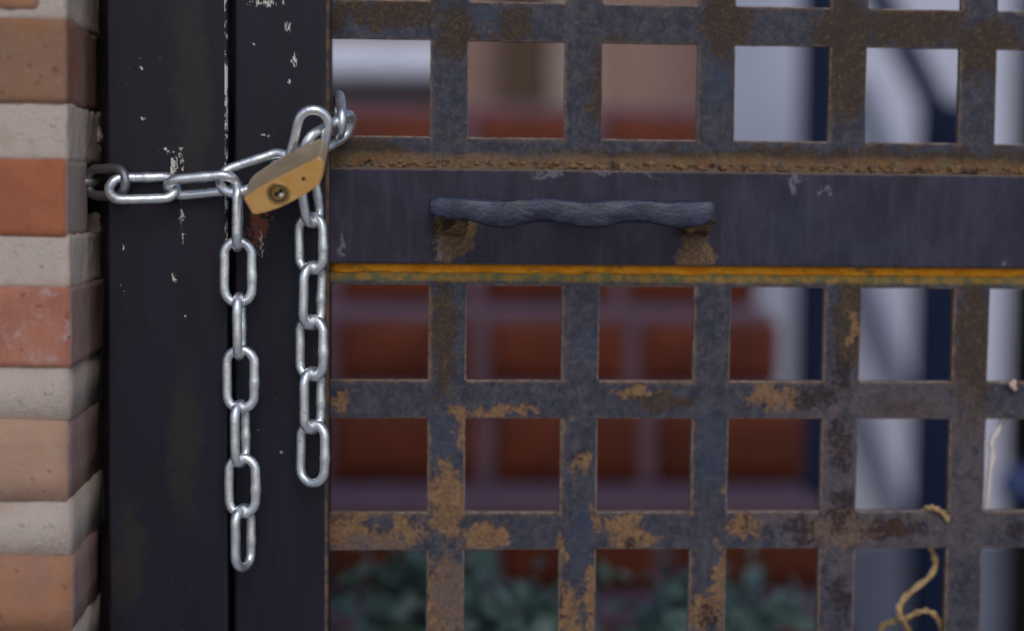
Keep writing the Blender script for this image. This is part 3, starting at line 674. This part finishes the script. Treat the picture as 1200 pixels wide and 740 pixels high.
bm = bmesh.new(); disc(bm, ku, kv, 0.0, 0.0047, 0.0062, 0.0005); disc(bm, ku, kv, 0.0, 0.0, 0.0041, 0.0002)
cyl = obj('key_cylinder', bm, M['brass_dark'], lock, False)
bm = bmesh.new(); disc(bm, ku, kv, -0.00005, 0.0, 0.00475, 0.00012); obj('cylinder_gap', bm, M['black'], lock)
bm = bmesh.new()
zig = [(-0.0022, -0.0004), (-0.0009, -0.0012), (0.0004, -0.0006), (0.0016, -0.0016), (0.0027, -0.0012), (0.0029, 0.0004), (0.0016, 0.0002), (0.0006, 0.0010), (-0.0006, 0.0004), (-0.0018, 0.0009)]
fr = [bm.verts.new(lockpt(ku + u * 1.15, kv + v * 1.25, -0.00042)) for u, v in zig]; bk_ = [bm.verts.new(lockpt(ku + u * 1.15, kv + v * 1.25, 0.0)) for u, v in zig]
bm.faces.new(fr)
for k in range(len(fr)): bm.faces.new((fr[k], fr[(k + 1) % len(fr)], bk_[(k + 1) % len(fr)], bk_[k]))
bmesh.ops.recalc_face_normals(bm, faces=bm.faces[:]); obj('keyway', bm, M['black'], lock)
bm = bmesh.new()
bmesh.ops.create_uvsphere(bm, u_segments=12, v_segments=8, radius=0.00135, matrix=Matrix.Translation(lockpt(ku + 0.0008, kv + 0.0016, -0.0002))); obj('key_pin', bm, M['key_white'], lock, True)
bm = bmesh.new(); disc(bm, 0.0112, -0.0006, 0.0, 0.0, 0.0011, 0.00025, 16); obj('drain_hole', bm, M['black'], lock)
# steel shackle: leaves the far end of the body and comes back into it
bm = bmesh.new(); pts = []; sr = 0.0032; hs = 0.0125
pts.append(lockpt(-hs, -0.001, HB - 0.006)); pts.append(lockpt(-hs, -0.001, HB + 0.006))
for k in range(9):
    a = math.pi - math.pi * k / 8; pts.append(lockpt(hs * math.cos(a), -0.001, HB + 0.006 + hs * 0.85 * math.sin(a)))
pts.append(lockpt(hs, -0.001, HB - 0.006))
tube(bm, pts, sr, 14); bmesh.ops.recalc_face_normals(bm, faces=bm.faces[:]); obj('shackle', bm, M['zinc'], lock, True)

# ------------------------------------------------------------------ dry tendril, pale twig, bud on the gate
def twine(pix, Y, r0, r1, twist=0.35, seed=0):
    base = catmull([at(p[0], p[1], p[2] if len(p) > 2 else Y) for p in pix], 10); bm = bmesh.new()
    for s_ in (0, 1):
        pts = []; rs = []
        for i, p in enumerate(base):
            t = i / (len(base) - 1); r_ = r0 + (r1 - r0) * t; a = i * twist + s_ * math.pi
            pts.append(p + (cam_r * math.cos(a) + cam_u * math.sin(a)) * r_ * 0.5); rs.append(r_ * (0.8 + 0.15 * noise.noise(p * 300)))
        tube(bm, pts, rs, 8)
    bmesh.ops.recalc_face_normals(bm, faces=bm.faces[:]); return bm
n = NT('dry_straw_tendril'); f = n.noise(260, 4, 0.7)
M['straw'] = n.fin(n.mix(n.step(f, 0.35, 0.65), (0.34, 0.19, 0.07, 1), (0.58, 0.40, 0.19, 1)), 0.6, 0, 0.4)
tg = 'dried plant strands caught on the lattice'
tag(obj('tendril', twine([(1040, 760, .03), (1030, 742, .02), (1040, 730, .015), (1058, 727, .01), (1072, 719, .006), (1086, 716, .004), (1098, 724, .006), (1104, 742, .008), (1102, 765, .01)], 0, 0.0016, 0.0014, seed=1), M['straw'], None, True),
    'lower curl of yellow dried tendril behind the gate, arching at the bottom edge', 'plant tendril')
tag(obj('tendril', twine([(1066, 760, .02), (1064, 740, .016), (1054, 722, .006), (1056, 706, .006), (1072, 690, .008), (1090, 675, .010), (1096, 660, .011), (1092, 645, .011), (1086, 625, .010), (1082, 606, .0075), (1083, 598, .003), (1090, 595, -.001), (1099, 597, -.0035), (1107, 603, -.003), (1111, 609, -.002)], 0, 0.0018, 0.0014, seed=2), M['straw'], None, True),
    'yellow dried tendril rising behind the gate and hooking over a crossbar', 'plant tendril')
tag(obj('twig', twine([(1176, 488, .008), (1170, 503, .008), (1162, 518, .008), (1163, 535, .008), (1160, 555, .008), (1158, 580, .008), (1154, 604, .008)], 0, 0.0020, 0.0015, 0.2), simple('bleached_twig', (0.75, 0.66, 0.62, 1), 0.7), None, True),
    'thin pale bent twig hanging behind the gate at the right', 'twig')
c = at(1187, 452, -0.004); bm = bmesh.new()
for (dx, dz, r_) in ((0, 0, .0022), (.0008, .0022, .0016), (-.001, .001, .0015), (.0012, -.0018, .0016)):
    bmesh.ops.create_icosphere(bm, subdivisions=2, radius=r_, matrix=Matrix.Translation(c + Vector((dx, r_ * 0.3, dz))))
tag(obj('flower_bud', bm, simple('pink_bud', (0.75, 0.48, 0.40, 1), 0.6), None, True), 'tiny pale pink bud stuck on the crossbar at the right edge', 'flower bud')

# ------------------------------------------------------------------ brick steps behind the gate
st = thing('brick_steps', 'dark red brick steps with broad cement joints behind the gate', 'steps', tuple(Vector((0.2, 0.7, 0))))
def D2Y(D): return D + EYE.y
cx = lambda px, D: at(px, 300, D2Y(D)).x
jx = [cx(205, 1.83), cx(385, 1.83), cx(565, 1.83), cx(745, 1.83), cx(926, 1.83)]
J = 0.019; JV = 0.014
HZ = EYE.z
cs = [(0.4530, 1.40), (0.3790, 1.50), (0.2930, 1.60), (0.2050, 1.71), (0.1250, 1.83), (0.0490, 1.95), (-0.026, 2.07), (-0.116, 2.19)]   # height below eye of each joint centre, depth of its riser below it
prevY = None
for i, (H, D) in enumerate(cs):
    yf = D2Y(D); zt = HZ - H
    # mortar slab (tread) over this riser, and the riser bricks below it
    hgt = (cs[i - 1][0] - H) if i else 0.43
    xr = jx[-1] - J / 2 + 0.0
    bm = bevbox(jx[0] - 0.1, xr - 0.006, yf + 0.006, yf + 0.20, zt - JV / 2, zt + JV / 2 - 0.001, 0.004); obj('cement_tread', bm, M['mortar_bg'], st)
    zb3 = zt - hgt + JV / 2; zt3 = zt - JV / 2
    bm = bevbox(jx[0] - 0.1, xr - 0.006, yf + 0.008, yf + 0.19, zb3 - 0.001 if i else 0.3, zt3 + 0.0005, 0.002); obj('joint_backing', bm, M['mortar_bg'], st)
    zz = [(zb3, zt3)]
    if i == 0: zz = [(zt3 - k * 0.075 - 0.060, zt3 - k * 0.075) for k in range(5)]
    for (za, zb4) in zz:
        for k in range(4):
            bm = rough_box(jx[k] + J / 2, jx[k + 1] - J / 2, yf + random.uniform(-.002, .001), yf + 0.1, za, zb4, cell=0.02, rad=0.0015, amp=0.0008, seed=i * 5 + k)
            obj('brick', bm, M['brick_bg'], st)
YT = D2Y(2.19)
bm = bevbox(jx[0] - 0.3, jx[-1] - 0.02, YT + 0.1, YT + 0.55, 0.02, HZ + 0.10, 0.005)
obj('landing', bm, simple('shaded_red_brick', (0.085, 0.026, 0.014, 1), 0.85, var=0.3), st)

# ------------------------------------------------------------------ house beyond
YW = 2.05
def xw(px, Y): return at(px, 300, Y).x
wall_m = simple('pinkish_render', (0.36, 0.22, 0.18, 1), 0.9, var=0.12, scale=3)
bm = bevbox(xw(300, YW), xw(838, YW), YW, YW + 0.2, 0.0, 2.6, 0.004); o = obj('house_wall', bm, wall_m)
tag(o, 'pinkish tan rendered house wall above the brick steps', 'wall')
bm = bevbox(xw(592, YW - 0.08), xw(626, YW - 0.08), YW - 0.10, YW - 0.02, HZ + 0.10, 2.6, 0.006); o = obj('wooden_post', bm, simple('brown_timber', (0.10, 0.055, 0.03, 1), 0.7, scale=12))
tag(o, 'brown timber post against the tan wall above the steps', 'post')
bm = bevbox(xw(640, YW - 0.06), xw(700, YW - 0.06), YW - 0.07, YW - 0.02, HZ + 0.12, 2.6, 0.01); o = obj('wall_pilaster', bm, simple('tan_render', (0.40, 0.30, 0.25, 1), 0.9))
tag(o, 'flat tan strip of wall beside the brown timber post', 'pilaster')
# rolled white edge of a bench slab above the steps
yy = YT + 0.28; c0, c1 = at(330, 75, yy), at(522, 75, yy); rad_ = 25 * (yy - EYE.y) / F
bm = bmesh.new(); tube(bm, [c0 + (c1 - c0) * t for t in (0, .02, .2, .4, .6, .8, .98, 1)], [rad_ * .9, rad_, rad_, rad_, rad_, rad_, rad_, rad_ * .9], 32); bmesh.ops.recalc_face_normals(bm, faces=bm.faces[:])
o = obj('white_pipe', bm, simple('white_plastic', (0.75, 0.75, 0.85, 1), 0.4), None, True); tag(o, 'thick white horizontal pipe lying above the top brick step', 'pipe')
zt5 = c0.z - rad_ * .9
bm = bevbox(c0.x, c1.x, yy - 0.04, yy + 0.1, HZ + 0.065, zt5, 0.004); o = obj('dark_gap_block', bm, M['black']); tag(o, 'black block filling the dark gap under the thick white pipe', 'block')  # black block fills the dark gap between pipe and step

YD = 2.0
white = simple('white_wall_paint', (0.66, 0.65, 0.78, 1), 0.85, var=0.06, scale=5)
bm = bevbox(xw(838, YD) + 0.003, xw(1184, YD), YD, YD + 0.15, 0.0, 2.6, 0.01); o = obj('white_wall', bm, white); tag(o, 'white painted wall behind the navy blue metal frame', 'wall')
dz_ = at(1040, 628, YD).z; dm = simple('dim_wall_shade', (0.145, 0.160, 0.225, 1), 0.8, var=0.2, scale=6)  # dimmer lower part of the white wall, its shade put into the colour
bm = bevbox(xw(838, YD) + 0.004, xw(1184, YD) - 0.001, YD - 0.012, YD - 0.0005, 0.03, dz_, 0.002); obj('shade_band', bm, dm, o)
bm = bmesh.new(); box(bm, xw(1184, YD) + 0.003, xw(1184, YD) + 2.0, YD + 0.5, YD + 0.6, 0, 2.6)
o = obj('doorway_shade', bm, simple('opening_shade_black', (0.005, 0.005, 0.006, 1), 0.8, spec=0.1)); tag(o, 'near black sheet for the shade inside the open door right of the white wall', 'doorway')  # darkness of the opening painted as a flat near-black sheet
fr = thing('blue_frame', 'navy blue metal frame with diagonal brace before the white wall', 'metal frame', tuple(Vector((xw(1000, 1.7), 1.7, 0))))
navy = simple('navy_paint', (0.004, 0.011, 0.042, 1), 0.65, spec=0.2)
Yn = 1.62
bm = bevbox(xw(940, Yn), xw(992, Yn), Yn, Yn + 0.05, 0.02, 2.4, 0.004); obj('upright', bm, navy, fr)
bm = bevbox(xw(1082, Yn), xw(1135, Yn), Yn, Yn + 0.05, 0.02, at(1100, 118, Yn).z, 0.004); obj('upright', bm, navy, fr)
def diag_strip(p, q, w_, th_, name, m, par):
    d = (q - p).normalized(); s_ = d.cross(Vector((0, 1, 0))).normalized() * w_ / 2; t_ = Vector((0, th_, 0)); bm = bmesh.new()
    v = [bm.verts.new(p + a * s_ + b_ * t_) for a in (-1, 1) for b_ in (0, 1)] + [bm.verts.new(q + a * s_ + b_ * t_) for a in (-1, 1) for b_ in (0, 1)]
    for k in ((0, 1, 3, 2), (4, 6, 7, 5), (0, 4, 5, 1), (2, 3, 7, 6), (0, 2, 6, 4), (1, 5, 7, 3)): bm.faces.new([v[i_] for i_ in k])
    bmesh.ops.recalc_face_normals(bm, faces=bm.faces[:]); return obj(name, bm, m, par)
diag_strip(at(1001, -70, Yn - 0.01), at(1130, 180, Yn - 0.01), 0.032, 0.04, 'brace', navy, fr)
gr = simple('shadow_stripe', (0.16, 0.19, 0.28, 1), 0.6)  # coloured strips in place of diagonal shadow stripes on the white wall
for (a, b_) in (((1008, 92), (1068, 250)), ((1004, 305), (1064, 463)), ((1004, 462), (1068, 630))):
    diag_strip(at(a[0], a[1], YD - 0.03), at(b_[0], b_[1], YD - 0.03), 0.022, 0.02, 'diag_strip', gr, fr)
c = at(1190, 568, 1.3); bm = bmesh.new(); bmesh.ops.create_uvsphere(bm, u_segments=20, v_segments=12, radius=0.026, matrix=Matrix.Translation(c) @ Matrix.Diagonal((1.1, 1, 1, 1)))
pot = thing('blue_ball', 'small blue ball on a stake beyond the gate at the right', 'ball', (c.x, c.y, 0))  # ball on a stake for a blue blob of unknown kind
obj('globe', bm, simple('pale_blue_glaze', (0.045, 0.075, 0.20, 1), 0.3), pot, True)
bm = bmesh.new(); tube(bm, [Vector((c.x, c.y, 0)), Vector((c.x, c.y, c.z - 0.02))], 0.004, 8); obj('stake', bm, M['black'], pot)
bm = bmesh.new(); box(bm, -0.6, 3, 0.2, 3.2, 0.003, 0.02); struct(obj('yard', bm, simple('dark_yard_paving', (0.12, 0.10, 0.10, 1), 0.9)))

# ------------------------------------------------------------------ shrubs between gate and steps
leafm = NT('blue_green_leaf'); oi = leafm.n('ShaderNodeNewGeometry')
col = leafm.mix(oi.outputs['Random Per Island'], (0.08, 0.15, 0.125, 1), (0.29, 0.40, 0.36, 1)); leafm.fin(col, 0.45, 0, 0.5)
leafm.b.inputs['Transmission Weight'].default_value = 0.0
def shrub(px, top_py, D, rx, ry, n_, seed, label):
    rnd = random.Random(seed); y = D2Y(D); c = at(px, top_py, y); ht = c.z
    root = thing('garden_shrub', label, 'shrub', (c.x, y, 0), 'shrubs growing between the gate and the steps')
    sb = bmesh.new(); fb = bmesh.new(); tips = []
    for s_ in range(14):
        a = rnd.uniform(0, 2 * math.pi); k = rnd.uniform(0.2, 1); h = ht * rnd.uniform(0.72, 1.0)
        tip = Vector((c.x + rx * k * math.cos(a), y + ry * k * math.sin(a), h)); b0 = Vector((c.x + rnd.uniform(-.03, .03), y + rnd.uniform(-.02, .02), 0))
        mid = (b0 + tip) / 2 + Vector((rnd.uniform(-.03, .03), rnd.uniform(-.02, .02), 0)); pts = catmull([b0, mid, tip], 6)
        tube(sb, pts, [0.004 * (1 - 0.7 * i / (len(pts) - 1)) for i in range(len(pts))], 6)
        tips.append(pts)
    for i in range(n_):
        pts = rnd.choice(tips); t = 1 - rnd.random() ** 1.6 * 0.8; p = pts[min(len(pts) - 1, int(t * (len(pts) - 1)))] + Vector((rnd.gauss(0, .022), rnd.gauss(0, .018), rnd.gauss(0, .018)))
        d = Vector((rnd.gauss(0, 1), rnd.gauss(0, 1), rnd.gauss(0.3, .7))).normalized(); s2 = d.cross(Vector((rnd.gauss(0, 1), rnd.gauss(0, 1), rnd.gauss(0, 1)))).normalized(); nn = d.cross(s2)
        L = rnd.uniform(0.016, 0.034); wv = L * 0.27
        base = fb.verts.new(p); t1 = [fb.verts.new(p + d * L * .35 + s2 * wv * q + nn * 0.002) for q in (1, -1)]; t2 = [fb.verts.new(p + d * L * .7 + s2 * wv * .8 * q + nn * .002) for q in (1, -1)]
        tp = fb.verts.new(p + d * L); m1 = fb.verts.new(p + d * L * .35); m2 = fb.verts.new(p + d * L * .7)
        fb.faces.new((base, t1[0], m1)); fb.faces.new((base, m1, t1[1])); fb.faces.new((t1[0], t2[0], m2, m1)); fb.faces.new((m1, m2, t2[1], t1[1])); fb.faces.new((t2[0], tp, m2)); fb.faces.new((m2, tp, t2[1]))
    obj('stems', sb, simple('green_stem', (0.05, 0.06, 0.035, 1), 0.7), root, True)
    o = obj('foliage', fb, leafm.m, root); o['kind'] = 'stuff'
shrub(432, 628, 1.31, 0.050, 0.05, 2600, 1, 'leftmost blue green leafy shrub, tallest, beside the gate stile')
shrub(612, 655, 1.30, 0.060, 0.05, 2600, 2, 'wide blue green leafy shrub behind the second and third gate openings')
shrub(760, 640, 1.31, 0.050, 0.05, 2400, 3, 'blue green leafy shrub right of the widest shrub')
shrub(868, 640, 1.34, 0.022, 0.04, 900, 4, 'small thin blue green shrub, rightmost of the row')
print('EYE', EYE, 'tris', sum(len(o.data.polygons) for o in SC.objects if o.type == 'MESH'))
